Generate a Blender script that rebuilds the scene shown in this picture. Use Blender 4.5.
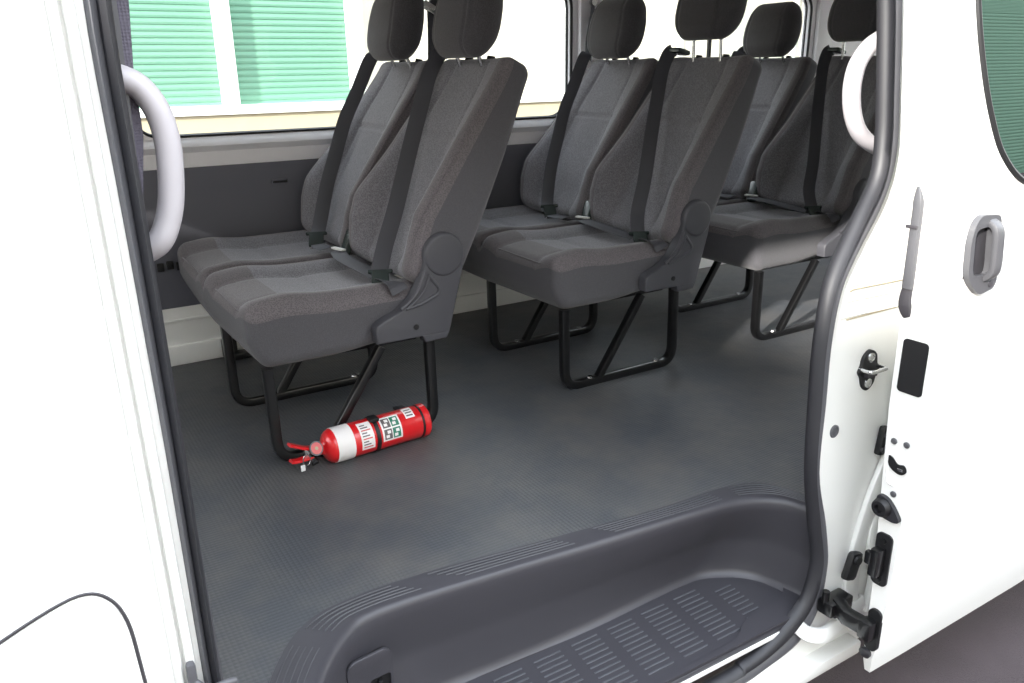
import bpy, bmesh, math, random
from mathutils import Vector, Matrix
random.seed(7)
for o in list(bpy.data.objects): bpy.data.objects.remove(o)
S = bpy.context.scene
COL = S.collection
# ------------------------------------------------------------------ camera
CX, CY, CZ = -0.4565, -1.8867, 0.95
YAW, PITCH, ROLL, FPX = 0.5498, 0.3260, -0.0160, 806.4
cy_, sy_ = math.cos(YAW), math.sin(YAW)
fwd = Vector((sy_*math.cos(PITCH), cy_*math.cos(PITCH), -math.sin(PITCH)))
rt = Vector((cy_, -sy_, 0)); up = rt.cross(fwd)
r2 = rt*math.cos(ROLL)+up*math.sin(ROLL); u2 = -rt*math.sin(ROLL)+up*math.cos(ROLL)
cd = bpy.data.cameras.new('camera'); cam = bpy.data.objects.new('camera', cd); COL.objects.link(cam)
cam.matrix_world = Matrix(((r2.x, u2.x, -fwd.x, CX), (r2.y, u2.y, -fwd.y, CY), (r2.z, u2.z, -fwd.z, CZ), (0, 0, 0, 1)))
cd.sensor_width = 36; cd.lens = FPX/1024*36; cd.clip_start = .02; cd.clip_end = 300
S.camera = cam
# ------------------------------------------------------------------ light
w = bpy.data.worlds.new('sky'); S.world = w; w.use_nodes = True
nt = w.node_tree; bg = nt.nodes['Background']
tc = nt.nodes.new('ShaderNodeTexCoord'); sp = nt.nodes.new('ShaderNodeSeparateXYZ'); cr = nt.nodes.new('ShaderNodeValToRGB')
nt.links.new(tc.outputs['Generated'], sp.inputs[0]); nt.links.new(sp.outputs[2], cr.inputs[0]); nt.links.new(cr.outputs[0], bg.inputs[0])
cr.color_ramp.elements[0].position = 0.0; cr.color_ramp.elements[0].color = (1, .99, .97, 1)
cr.color_ramp.elements[1].position = 0.9; cr.color_ramp.elements[1].color = (.80, .88, 1, 1)
bg.inputs[1].default_value = 3.3
sl = bpy.data.lights.new('sun', 'SUN'); sl.energy = 7.0; sl.angle = .02; sl.color = (1, .96, .9)
sun = bpy.data.objects.new('sun', sl); COL.objects.link(sun)
sd = Vector((2.2, 1.0, -1.075)).normalized()
sun.rotation_euler = sd.to_track_quat('-Z', 'Y').to_euler(); sun.location = (-6, -4, 6)
S.view_settings.view_transform = 'Standard'; S.view_settings.look = 'None'
S.view_settings.gamma = 1; S.view_settings.use_curve_mapping = False; S.view_settings.exposure = 0.75

# ------------------------------------------------------------------ materials
def lin(c):
    return tuple(((v/255)/12.92 if v/255 <= .04045 else ((v/255+.055)/1.055)**2.4) for v in c)+(1,)
def mat(name, rgb, rough=.6, metal=0, bump=None, var=0, coat=0, spec=.5):
    m = bpy.data.materials.new(name); m.use_nodes = True; n = m.node_tree; b = n.nodes['Principled BSDF']
    c = lin(rgb); b.inputs['Base Color'].default_value = c; b.inputs['Roughness'].default_value = rough
    b.inputs['Metallic'].default_value = metal; b.inputs['Coat Weight'].default_value = coat
    b.inputs['Specular IOR Level'].default_value = spec
    t = n.nodes.new('ShaderNodeTexCoord')
    if var:
        z = n.nodes.new('ShaderNodeTexNoise'); z.inputs['Scale'].default_value = 6; z.inputs['Detail'].default_value = 6
        n.links.new(t.outputs['Object'], z.inputs['Vector'])
        mx = n.nodes.new('ShaderNodeMix'); mx.data_type = 'RGBA'
        mx.inputs[6].default_value = tuple(v*(1-var) for v in c[:3])+(1,); mx.inputs[7].default_value = tuple(min(1, v*(1+var)) for v in c[:3])+(1,)
        n.links.new(z.outputs[0], mx.inputs[0]); n.links.new(mx.outputs[2], b.inputs['Base Color'])
    if bump:
        kind, sc, st, dist = bump
        if kind == 'noise':
            z = n.nodes.new('ShaderNodeTexNoise'); z.inputs['Scale'].default_value = sc; z.inputs['Detail'].default_value = 4; o = z.outputs[0]
        elif kind == 'vor':
            z = n.nodes.new('ShaderNodeTexVoronoi'); z.inputs['Scale'].default_value = sc; z.inputs['Randomness'].default_value = .15; o = z.outputs['Distance']
        elif kind == 'wave':
            z = n.nodes.new('ShaderNodeTexWave'); z.bands_direction = 'Z'; z.inputs['Scale'].default_value = sc; z.inputs['Distortion'].default_value = 0; o = z.outputs[0]
        n.links.new(t.outputs['Object'], z.inputs['Vector'])
        bp = n.nodes.new('ShaderNodeBump'); bp.inputs['Strength'].default_value = st; bp.inputs['Distance'].default_value = dist
        n.links.new(o, bp.inputs['Height']); n.links.new(bp.outputs[0], b.inputs['Normal'])
    return m
def fabric(name, rgb, rgb2, sc, rnd=.1, st=.6):
    m = bpy.data.materials.new(name); m.use_nodes = True; n = m.node_tree; b = n.nodes['Principled BSDF']
    b.inputs['Roughness'].default_value = .9; b.inputs['Sheen Weight'].default_value = .25; b.inputs['Specular IOR Level'].default_value = .2
    t = n.nodes.new('ShaderNodeTexCoord'); v = n.nodes.new('ShaderNodeTexVoronoi'); v.inputs['Scale'].default_value = sc; v.inputs['Randomness'].default_value = rnd
    mp = n.nodes.new('ShaderNodeMapping'); mp.inputs['Rotation'].default_value = (.6, .4, .78)
    n.links.new(t.outputs['Object'], mp.inputs[0]); n.links.new(mp.outputs[0], v.inputs['Vector'])
    r = n.nodes.new('ShaderNodeValToRGB'); r.color_ramp.elements[0].color = lin(rgb); r.color_ramp.elements[1].color = lin(rgb2)
    r.color_ramp.elements[0].position = .25; r.color_ramp.elements[1].position = .62
    n.links.new(v.outputs['Distance'], r.inputs[0]); n.links.new(r.outputs[0], b.inputs['Base Color'])
    bp = n.nodes.new('ShaderNodeBump'); bp.inputs['Strength'].default_value = st; bp.inputs['Distance'].default_value = .001; bp.invert = True
    n.links.new(v.outputs['Distance'], bp.inputs['Height']); n.links.new(bp.outputs[0], b.inputs['Normal'])
    return m
M = {}
M['white'] = mat('white_paint', (238, 238, 234), .32, coat=.4)
M['vinyl'] = mat('light_grey_trim', (248, 246, 248), .5, bump=('noise', 300, .1, .001))
M['ceiling'] = mat('headliner', (232, 228, 222), .9)
M['panel'] = mat('dark_side_panel', (100, 101, 110), .6, bump=('noise', 500, .25, .001))
M['seal'] = mat('rubber_seal', (40, 40, 44), .5, bump=('noise', 200, .1, .001), var=.1)
M['seal2'] = mat('rubber_grey', (84, 84, 88), .45, var=.08)
M['black'] = mat('black_rubber', (20, 20, 22), .5)
M['blackm'] = mat('black_steel', (16, 16, 17), .28, metal=.0, coat=.3)
M['plastic'] = mat('step_plastic', (60, 59, 64), .42, bump=('noise', 600, .2, .0008), var=.06)
M['plastic2'] = mat('step_ribs', (82, 83, 88), .4)
M['plastic3'] = mat('step_edge_ribs', (72, 73, 77), .42)
M['cover'] = mat('seat_cover_plastic', (72, 72, 77), .5, bump=('noise', 500, .2, .0008))
M['side'] = fabric('seat_side_cloth', (80, 79, 82), (90, 89, 93), 500, 1, .25)
M['cloth'] = fabric('seat_centre_cloth', (97, 96, 101), (131, 129, 134), 300, .9, .5)
M['cloth2'] = fabric('seat_edge_cloth', (90, 86, 89), (112, 107, 109), 300, .85, .6)
M['head'] = fabric('headrest_cloth', (68, 66, 68), (84, 82, 84), 400, 1, .4)
M['belt'] = mat('belt_webbing', (74, 74, 79), .7, bump=('wave', 500, .3, .0005))
M['buckle'] = mat('buckle_plastic', (52, 60, 58), .25)
M['tag'] = mat('white_tag', (225, 225, 222), .6)
M['chrome'] = mat('chrome', (205, 205, 205), .22, metal=1)
M['handle'] = mat('light_grip_plastic', (184, 180, 184), .45, bump=('noise', 300, .1, .0005))
M['grey'] = mat('grey_handle', (80, 80, 83), .4)
M['greyd'] = mat('dark_recess', (56, 54, 58), .5)
M['red'] = mat('red_enamel', (214, 28, 34), .3, coat=.5)
M['label'] = mat('white_label', (236, 232, 230), .5)
M['green'] = mat('green_ink', (40, 120, 96), .5)
M['ink'] = mat('grey_ink', (96, 90, 90), .5)
M['pink'] = mat('red_ink', (208, 96, 96), .5)
M['cream'] = mat('cream_wall', (196, 190, 174), .8, var=.04)
M['cream2'] = mat('concrete_base', (172, 160, 134), .85, var=.04)
M['shutter'] = mat('green_shutter', (96, 140, 118), .6)
M['post'] = mat('white_post', (232, 232, 226), .6)
def grille(name):
    m = mat(name, (92, 88, 100), .8, bump=('vor', 260, .6, .002)); return m
M['mesh'] = grille('perforated_trim')
# floor: grey pimpled vinyl with dusty wear
m = mat('pimpled_floor', (88, 90, 94), .45); n = m.node_tree; b = n.nodes['Principled BSDF']
t = n.nodes.new('ShaderNodeTexCoord'); v = n.nodes.new('ShaderNodeTexVoronoi'); v.inputs['Scale'].default_value = 105; v.inputs['Randomness'].default_value = .05
n.links.new(t.outputs['Object'], v.inputs['Vector'])
bp = n.nodes.new('ShaderNodeBump'); bp.inputs['Strength'].default_value = .55; bp.inputs['Distance'].default_value = .0025; bp.invert = True
z1 = n.nodes.new('ShaderNodeTexNoise'); z1.inputs['Scale'].default_value = 7; z1.inputs['Detail'].default_value = 3
n.links.new(t.outputs['Object'], z1.inputs['Vector'])
bp2 = n.nodes.new('ShaderNodeBump'); bp2.inputs['Strength'].default_value = .2; bp2.inputs['Distance'].default_value = .02
n.links.new(z1.outputs[0], bp2.inputs['Height']); n.links.new(bp2.outputs[0], bp.inputs['Normal'])
n.links.new(v.outputs['Distance'], bp.inputs['Height']); n.links.new(bp.outputs[0], b.inputs['Normal'])
z = n.nodes.new('ShaderNodeTexNoise'); z.inputs['Scale'].default_value = 3.5; z.inputs['Detail'].default_value = 9; z.inputs['Roughness'].default_value = .7
n.links.new(t.outputs['Object'], z.inputs['Vector'])
r = n.nodes.new('ShaderNodeValToRGB'); r.color_ramp.elements[0].position = .4; r.color_ramp.elements[0].color = lin((70, 73, 77)); r.color_ramp.elements[1].position = .72; r.color_ramp.elements[1].color = lin((94, 92, 89))
n.links.new(z.outputs[0], r.inputs[0]); n.links.new(r.outputs[0], b.inputs['Base Color'])
M['floor'] = m
M['asphalt'] = mat('asphalt', (72, 63, 66), .9, bump=('noise', 350, .8, .006), var=.25)
def glass(name, tint, fac, rough=.0):
    m = bpy.data.materials.new(name); m.use_nodes = True; n = m.node_tree; n.nodes.remove(n.nodes['Principled BSDF'])
    tr = n.nodes.new('ShaderNodeBsdfTransparent'); gl = n.nodes.new('ShaderNodeBsdfGlossy'); mx = n.nodes.new('ShaderNodeMixShader')
    tr.inputs[0].default_value = tint; gl.inputs['Roughness'].default_value = rough
    fr = n.nodes.new('ShaderNodeFresnel'); fr.inputs[0].default_value = 1.45
    mt = n.nodes.new('ShaderNodeMath'); mt.operation = 'MULTIPLY'; mt.inputs[1].default_value = fac
    n.links.new(fr.outputs[0], mt.inputs[0]); n.links.new(mt.outputs[0], mx.inputs[0])
    n.links.new(tr.outputs[0], mx.inputs[1]); n.links.new(gl.outputs[0], mx.inputs[2])
    n.links.new(mx.outputs[0], n.nodes['Material Output'].inputs[0]); return m
M['glass'] = glass('clear_glass', (.95, .97, .96, 1), .35)
M['tint'] = glass('privacy_glass', (.05, .065, .06, 1), .36)

# ------------------------------------------------------------------ helpers
def link(name, me, m, parent=None):
    o = bpy.data.objects.new(name, me); COL.objects.link(o)
    if m:
        for x in (m if isinstance(m, (list, tuple)) else [m]): me.materials.append(x)
    if parent: o.parent = parent
    return o
def obj(name, bm, m, parent=None, smooth=True, angle=40):
    bmesh.ops.recalc_face_normals(bm, faces=bm.faces[:])
    me = bpy.data.meshes.new(name); bm.to_mesh(me); bm.free()
    if smooth:
        for p in me.polygons: p.use_smooth = True
        try: me.set_sharp_from_angle(angle=math.radians(angle))
        except Exception: pass
    return link(name, me, m, parent)
def tag(o, label=None, cat=None, group=None, kind=None):
    if label: o['label'] = label
    if cat: o['category'] = cat
    if group: o['group'] = group
    if kind: o['kind'] = kind
    return o
def thing(name, label, cat, loc=(0, 0, 0), group=None):
    o = bpy.data.objects.new(name, None); COL.objects.link(o); o.location = loc; o.empty_display_size = .1
    return tag(o, label, cat, group)
def box(bm, c, s, bev=0, rot=None):
    r = bmesh.ops.create_cube(bm, size=1)
    M4 = Matrix.Translation(c) @ (rot.to_4x4() if rot else Matrix()) @ Matrix.Diagonal((*s, 1))
    bmesh.ops.transform(bm, matrix=M4, verts=r['verts'])
    if bev:
        es = list({e for v in r['verts'] for e in v.link_edges})
        bmesh.ops.bevel(bm, geom=es, offset=bev, segments=2, profile=.6, affect='EDGES')
def basis(d):
    d = d.normalized(); a = Vector((0, 0, 1)) if abs(d.z) < .9 else Vector((0, 1, 0))
    x = d.cross(a).normalized(); return x, d.cross(x).normalized()
def cyl(bm, p0, p1, r0, r1=None, n=20, cap=True):
    p0 = Vector(p0); p1 = Vector(p1); r1 = r0 if r1 is None else r1; x, y = basis(p1-p0)
    rings = []
    for p, r in ((p0, r0), (p1, r1)):
        rings.append([bm.verts.new(p+(x*math.cos(a)+y*math.sin(a))*r) for a in [2*math.pi*i/n for i in range(n)]])
    for i in range(n): bm.faces.new((rings[0][i], rings[0][(i+1) % n], rings[1][(i+1) % n], rings[1][i]))
    if cap: bm.faces.new(rings[0][::-1]); bm.faces.new(rings[1])
def lathe(bm, p0, axis, prof, n=28):
    p0 = Vector(p0); ax = Vector(axis).normalized(); x, y = basis(ax); prev = None
    for k, (t, r) in enumerate(prof):
        ring = [bm.verts.new(p0+ax*t+(x*math.cos(a)+y*math.sin(a))*max(r, 1e-4)) for a in [2*math.pi*i/n for i in range(n)]]
        if prev:
            for i in range(n): bm.faces.new((prev[i], prev[(i+1) % n], ring[(i+1) % n], ring[i]))
        else: bm.faces.new(ring[::-1])
        prev = ring
    bm.faces.new(prev)
def smooth_path(P, sub=6, closed=False):
    P = [Vector(p) for p in P]; n = len(P); out = []
    for i in range(n if closed else n-1):
        if closed: a, b, c, d = P[(i-1) % n], P[i], P[(i+1) % n], P[(i+2) % n]
        else: a, b, c, d = P[max(i-1, 0)], P[i], P[i+1], P[min(i+2, n-1)]
        for k in range(sub):
            t = k/sub; out.append(.5*((2*b)+(c-a)*t+(2*a-5*b+4*c-d)*t*t+(3*b-3*c+d-a)*t**3))
    if not closed: out.append(P[-1])
    return out
def fillet(P, r, seg=6):
    P = [Vector(p) for p in P]; out = [P[0]]
    for i in range(1, len(P)-1):
        a, b, c = P[i-1], P[i], P[i+1]; u = (a-b); v = (c-b); rr = min(r, u.length*.49, v.length*.49)
        s = b+u.normalized()*rr; e = b+v.normalized()*rr
        for k in range(seg+1):
            t = k/seg; out.append(s*(1-t)**2+b*2*t*(1-t)+e*t*t)
    out.append(P[-1]); return out
def sweep(bm, P, sec, closed=False, side=None, scale=None):
    """sec = list of (a,b): a along 'side' direction, b along normal"""
    P = [Vector(p) for p in P]; n = len(P); rings = []; px = None
    for i in range(n):
        d = (P[(i+1) % n]-P[i-1]) if closed else (P[min(i+1, n-1)]-P[max(i-1, 0)])
        d = d.normalized() if d.length > 1e-9 else Vector((0, 0, 1))
        if side is not None:
            s = Vector(side); x = (s-d*s.dot(d)).normalized()
        elif px is None: x, _ = basis(d)
        else: x = (px-d*px.dot(d)).normalized()
        px = x; y = d.cross(x); k = scale(i/(n-1)) if scale else 1
        rings.append([bm.verts.new(P[i]+x*a*k+y*b*k) for a, b in sec])
    m = len(sec)
    for i in range(n if closed else n-1):
        A, B = rings[i], rings[(i+1) % n]
        for j in range(m): bm.faces.new((A[j], A[(j+1) % m], B[(j+1) % m], B[j]))
    if not closed: bm.faces.new(rings[0][::-1]); bm.faces.new(rings[-1])
def circ(r, n=12, ry=None): return [(r*math.cos(2*math.pi*i/n), (ry or r)*math.sin(2*math.pi*i/n)) for i in range(n)]
def rsec(w, h, r=.003):
    o = []
    for sx, sy, a0 in ((1, 1, 0), (-1, 1, 90), (-1, -1, 180), (1, -1, 270)):
        for k in (0, 45, 90):
            a = math.radians(a0+k); o.append((sx*(w/2-r)+r*math.cos(a), sy*(h/2-r)+r*math.sin(a)))
    return o
def tube(bm, P, r, n=12, closed=False): sweep(bm, P, circ(r, n), closed)
def ribbon(bm, P, w, side, th=.0016): sweep(bm, P, rsec(w, th, th*.4), side=side)
def rrect(x0, z0, x1, z1, r, n=6):
    o = []
    for cx, cz, a0 in ((x1-r, z1-r, 0), (x0+r, z1-r, 90), (x0+r, z0+r, 180), (x1-r, z0+r, 270)):
        for k in range(n+1):
            a = math.radians(a0+90*k/n); o.append((cx+r*math.cos(a), cz+r*math.sin(a)))
    return o
def plate(outer, holes, lo, hi, plane='XZ', yfn=None, cuts=None):
    """flat slab from a 2D outline with holes; returns bmesh. lo/hi: extent on the third axis"""
    cu = bpy.data.curves.new('tmp', 'CURVE'); cu.dimensions = '2D'; cu.fill_mode = 'BOTH'
    for L in [outer]+list(holes):
        s = cu.splines.new('POLY'); s.points.add(len(L)-1)
        for p, q in zip(s.points, L): p.co = (q[0], q[1], 0, 1)
        s.use_cyclic_u = True
    cu.extrude = .5
    o = bpy.data.objects.new('tmp', cu); COL.objects.link(o)
    dg = bpy.context.evaluated_depsgraph_get(); me = bpy.data.meshes.new_from_object(o.evaluated_get(dg))
    bpy.data.objects.remove(o); bpy.data.curves.remove(cu)
    bm = bmesh.new(); bm.from_mesh(me); bpy.data.meshes.remove(me)
    bmesh.ops.remove_doubles(bm, verts=bm.verts[:], dist=1e-5)
    for c in (cuts or []):
        bmesh.ops.bisect_plane(bm, geom=bm.verts[:]+bm.edges[:]+bm.faces[:], plane_co=(0, c, 0), plane_no=(0, 1, 0), dist=1e-6)
    for v in bm.verts:
        a, b, c = v.co; t = lo+(hi-lo)*(c+.5)
        if yfn: t += yfn(a, b)
        v.co = {'XZ': (a, t, b), 'XY': (a, b, t), 'YZ': (t, a, b)}[plane]
    return bm
def merge(bm, other):
    me = bpy.data.meshes.new('t'); other.to_mesh(me); other.free(); bm.from_mesh(me); bpy.data.meshes.remove(me)
def rounded(h, r, seg=10, cor=5, fn=None, matfn=None):
    """rounded box, half sizes h, fine grid, deformed by fn(x,y,z)->(x,y,z)"""
    ax = []
    for k in range(3):
        n = seg[k] if isinstance(seg, (list, tuple)) else seg
        inner = [-(h[k]-r)+2*(h[k]-r)*i/n for i in range(n+1)]
        c = [h[k]-r+r*math.tan(math.radians(45*i/cor)) for i in range(1, cor+1)]
        ax.append([-v for v in c[::-1]]+inner+c)
    bm = bmesh.new(); vs = {}
    def V(p):
        key = tuple(round(q, 6) for q in p)
        if key not in vs:
            q = Vector(p); inn = Vector([max(-(h[k]-r), min(h[k]-r, p[k])) for k in range(3)]); d = q-inn
            q = inn+d.normalized()*r if d.length > 1e-9 else q
            vs[key] = (bm.verts.new(fn(*q) if fn else q), q.copy())
        return vs[key]
    for k in range(3):
        i, j = (k+1) % 3, (k+2) % 3
        for s in (-1, 1):
            for a in range(len(ax[i])-1):
                for b in range(len(ax[j])-1):
                    f = []; o = []
                    for (u, v) in ((a, b), (a+1, b), (a+1, b+1), (a, b+1)):
                        p = [0, 0, 0]; p[k] = s*h[k]; p[i] = ax[i][u]; p[j] = ax[j][v]
                        bv, q = V(p); f.append(bv); o.append(q)
                    if s < 0: f = f[::-1]
                    fc = bm.faces.new(f)
                    if matfn:
                        c = sum(o, Vector())/4; fc.material_index = matfn(c, k, s)
    return bm
def interp(x, xs, ys):
    if x <= xs[0]: return ys[0]
    for a, b, c, d in zip(xs, xs[1:], ys, ys[1:]):
        if x <= b: return c+(d-c)*(x-a)/(b-a)
    return ys[-1]
def sy(z): return interp(z, [-.3, -.1, .5, 1.05, 1.3], [-.92, -.92, -.87, -.81, -.78])
def dout(z): return interp(z, [-.34, -.27, -.1, .15, .75, 1.05, 1.3], [-1.052, -1.064, -1.076, -1.08, -1.08, -1.035, -.99])
def din(z): return interp(z, [-.34, -.1, .3, .75, 1.05, 1.3], [-1.040, -1.036, -1.015, -1.01, -.985, -.95])
G = lambda v, c, s: math.exp(-((v-c)/s)**2)
def sstep(x, a, b):
    t = max(0, min(1, (x-a)/(b-a))); return t*t*(3-2*t)

# ------------------------------------------------------------------ floor and step
A = [(-.30, -.895), (-.24, -.755), (-.157, -.652), (-.057, -.618), (.122, -.622), (.409, -.658), (.662, -.688), (.86, -.700), (.955, -.748), (1.0, -.895)]
B = [(-.205, -.895), (-.172, -.80), (-.093, -.709), (-.011, -.680), (.234, -.700), (.466, -.723), (.731, -.747), (.850, -.764), (.925, -.815), (.955, -.895)]
E_ = [(-.12, -.912), (-.09, -.80), (-.02, -.715), (.08, -.692), (.25, -.696), (.466, -.700), (.722, -.692), (.822, -.706), (.905, -.775), (.94, -.912)]
def path2(P): return smooth_path([(a, b, 0) for a, b in P], 8)
pa, pb, pe = path2(A), path2(B), path2(E_)
outl = [(3.9, 1.0), (-1.6, 1.0), (-1.6, -.895)]+[(p.x, p.y) for p in pa]+[(3.9, -.895)]
fl = obj('floor', plate(outl, [], -.03, 0, 'XY'), M['floor'], smooth=False); tag(fl, kind='structure')

step = thing('entry_step', 'dark grey moulded plastic step well inside the sliding door opening', 'step', (.35, -.8, -.225))
def P_(o): o.parent = step; o.matrix_parent_inverse = Matrix.Translation(-Vector(step.location)); return o
bm = bmesh.new()
rings = []
for i in range(len(pa)):
    a, b, e = pa[i], pb[i], pe[i]; nrm = (b-a).normalized()
    r = [Vector((a.x, a.y, -.004))-nrm*.004, Vector((a.x, a.y, .003)), Vector((a.x, a.y, .003))+nrm*.004, b+nrm*-.012+Vector((0, 0, .004)), b+Vector((0, 0, .001)), b+nrm*.006+Vector((0, 0, -.010)),
         b*.93+e*.07+nrm*.004+Vector((0, 0, -.03)), b*.75+e*.25-nrm*.002+Vector((0, 0, -.075)), b*.55+e*.45-nrm*.012+Vector((0, 0, -.112)),
         b*.35+e*.65-nrm*.012+Vector((0, 0, -.135)), b*.18+e*.82-nrm*.004+Vector((0, 0, -.175)), e-nrm*.003+Vector((0, 0, -.207)), e+nrm*.003+Vector((0, 0, -.219)), e+nrm*.014+Vector((0, 0, -.225))]
    rings.append([bm.verts.new(q) for q in r])
for i in range(len(rings)-1):
    for j in range(len(rings[0])-1): bm.faces.new((rings[i][j], rings[i+1][j], rings[i+1][j+1], rings[i][j+1]))
bmesh.ops.remove_doubles(bm, verts=bm.verts[:], dist=1e-6)
P_(obj('kick_panel', bm, M['plastic'], angle=60))
# tread with rib groups
tl = [(pe[i].x, pe[i].y-.01) for i in range(len(pe))]

bm = plate([(-.12, -.925)]+tl[1:-1]+[(.94, -.925)], [], -.25, -.2245, 'XY')
P_(obj('tread', bm, M['plastic'], smooth=False))
bm = bmesh.new()
for g in range(9):
    x0 = .02+g*.097
    for k in range(11):
        yy = -.885+k*.0155
        if x0 > .74 and yy > -.76: continue
        xx = x0+(yy+.885)*.10
        w_ = .068 if g < 8 else .05
        box(bm, (xx, yy, -.2243), (w_, .0035, .004), .0009)
P_(obj('tread_ribs', bm, M['plastic2']))
# raised scuff rail at the outer edge of the tread, with the shaped right end
bm = bmesh.new()
rail = [(-.10, -.915), (.3, -.915), (.62, -.913), (.70, -.905), (.74, -.885), (.79, -.868), (.86, -.866), (.905, -.855), (.93, -.835)]
rp = [(p.x, p.y) for p in smooth_path([(a, b, 0) for a, b in rail], 5)]
merge(bm, plate(rp+[(.938, -.925), (-.10, -.925)], [], -.226, -.2185, 'XY'))
P_(obj('scuff_rail', bm, M['plastic']))
# nosing ridges
bm = bmesh.new(); N = len(pa); gaps = [int(N*.16), int(N*.30), int(N*.475), int(N*.62), int(N*.78), N-3]; st = 3
for gi, e in enumerate([int(N*.20), int(N*.40), int(N*.56), int(N*.75), N-4]):
    for k in range(5):
        f = .14+k*.14
        P = [pa[i]*(1-f)+pb[i]*f+Vector((0, 0, .0042)) for i in range(st, e)]
        if len(P) > 2: tube(bm, P, .0013, 5)
    st = e+2
P_(obj('nosing_ridges', bm, M['plastic3']))
bm = plate([(-.355, -.30), (-.10, -.30), (-.115, -.225), (-.16, -.11), (-.20, -.006), (-.355, -.006)], [], -.918, -.892)
P_(obj('end_panel', bm, M['plastic'], smooth=False))
# access cover in the kick panel
bm = plate(rrect(-.105, -.19, -.015, -.045, .02), [rrect(-.062, -.17, -.02, -.10, .006)], -.728, -.719, 'XZ', yfn=lambda x, z: -.16*abs(min(0, x+.04)))
P_(obj('access_cover', bm, M['plastic'], smooth=False))
bm = bmesh.new(); box(bm, (-.041, -.719, -.135), (.05, .006, .075)); box(bm, (-.041, -.727, -.12), (.008, .01, .02), .002)
P_(obj('cover_recess', bm, M['black']))

# ------------------------------------------------------------------ far side wall with windows
WY = .965
w1 = rrect(-.10, .757, 1.60, 1.27, .09); w2 = rrect(1.76, .757, 3.05, 1.27, .07)
bm = plate([(-1.6, 0), (3.9, 0), (3.9, 1.32), (-1.6, 1.32)], [w1, w2], WY, WY+.05)
wf = obj('wall_right', bm, M['vinyl'], smooth=False); tag(wf, kind='structure')
# ledge roll under the windows
bm = bmesh.new()
sec = [(0, -.0), (.0, .0)]
for x0, x1 in ((-1.6, 3.9),):
    prof = [(WY+.002, .66), (WY-.012, .66), (WY-.012, .695), (WY-.006, .706), (WY-.018, .716), (WY-.026, .726), (WY-.020, .738), (WY-.006, .748), (WY+.002, .757)]
    r0 = [bm.verts.new((x0, a, b)) for a, b in prof]; r1 = [bm.verts.new((x1, a, b)) for a, b in prof]
    for i in range(len(prof)-1): bm.faces.new((r0[i], r1[i], r1[i+1], r0[i+1]))
o = obj('window_ledge', bm, M['vinyl'], wf)
# dark lower panel
bm = bmesh.new(); box(bm, (1.15, WY-.008, .43), (5.5, .022, .46), .006)
o = obj('lower_panel', bm, M['panel'], wf)
for x in (.345,):
    bm = plate(rrect(x-.032, .583, x+.032, .601, .008), [rrect(x-.026, .588, x+.026, .596, .003)], WY-.026, WY-.018)
    obj('slot_bezel', bm, M['panel'], wf); bm = bmesh.new(); box(bm, (x, WY-.0195, .592), (.05, .002, .008)); obj('slot', bm, M['black'], wf)
bm = bmesh.new()
for dx, dz in ((-.03, 0), (.0, .004), (.03, -.002)): box(bm, (-.05+dx, WY-.022, .345+dz), (.022, .012, .028), .003)
obj('bracket', bm, M['black'], wf)
# pale sill ribs at the foot of the wall
bm = bmesh.new(); box(bm, (1.15, WY-.004, .102), (5.5, .02, .2), .003); box(bm, (1.15, WY-.012, .155), (5.5, .016, .012), .004); box(bm, (1.15, WY-.014, .035), (5.5, .03, .07), .006)
obj('wall_foot', bm, M['white'], wf)
for i, (W, muls) in enumerate(((w1, [.985]), (w2, [2.4]))):
    bm = plate(W, [], WY+.03, WY+.034); g = obj('window_%d' % (i+1), bm, M['glass'], smooth=False); tag(g, kind='structure')
    bm = bmesh.new(); tube(bm, [(a, WY+.004, b) for a, b in W], .006, 8, closed=True)
    tube(bm, [(a, WY+.034, b) for a, b in W], .007, 8, closed=True)
    obj('window_frame', bm, M['black'], g)
    bm = bmesh.new()
    for mx in muls: box(bm, (mx, WY+.03, 1.02), (.016, .016, .5), .003)
    obj('mullion', bm, M['black'], g)
# pillar covers between the windows
for k, (x0, x1) in enumerate(((1.625, 1.735),)):
    bm = bmesh.new(); box(bm, ((x0+x1)/2, WY-.012, 1.04), (x1-x0, .03, .56), .012); obj('pillar_cover', bm, M['vinyl'], wf)
bm = bmesh.new(); box(bm, (3.13, WY-.012, 1.04), (.1, .03, .56), .012); obj('pillar_cover', bm, M['vinyl'], wf)
# ceiling, rear and front ends
bm = bmesh.new(); box(bm, (1.15, .08, 1.345), (5.5, 1.85, .05)); tag(obj('ceiling', bm, M['ceiling'], smooth=False), kind='structure')
for nm, x in (('wall_rear', 3.9), ('wall_front', -1.62)):
    bm = plate([(-.9, -.0), (1.0, -.0), (1.0, 1.32), (-.8, 1.32)], [rrect(-.72, .50, .85, 1.29, .06)], x, x+.04, 'YZ')
    tag(obj(nm, bm, M['vinyl'], smooth=False), kind='structure')

# ------------------------------------------------------------------ near body side, with the door opening
so = [(.60, -.325), (.702, -.33), (.77, -.322), (.881, -.296), (.94, -.225), (.951, -.109), (.937, -.005), (.907, .122), (.921, .277), (.932, .406), (.958, .508), (1.009, .583), (1.087, .678), (1.126, .777), (1.127, .916), (1.125, 1.069), (1.12, 1.16), (1.07, 1.23), (.9, 1.245)]
si = [(.60, -.281), (.70, -.272), (.76, -.262), (.822, -.235), (.888, -.182), (.909, -.093), (.893, .009), (.878, .13), (.882, .286), (.891, .414), (.919, .534), (.997, .646), (1.055, .725), (1.07, .800), (1.07, .90), (1.064, 1.067), (1.05, 1.14), (1.02, 1.19), (.9, 1.205)]
lo_ = [(-.1, 1.245), (-.28, 1.235), (-.335, 1.16), (-.350, 1.03), (-.350, .8), (-.350, .5), (-.353, .15), (-.353, -.2), (-.32, -.30), (-.22, -.325)]
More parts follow.
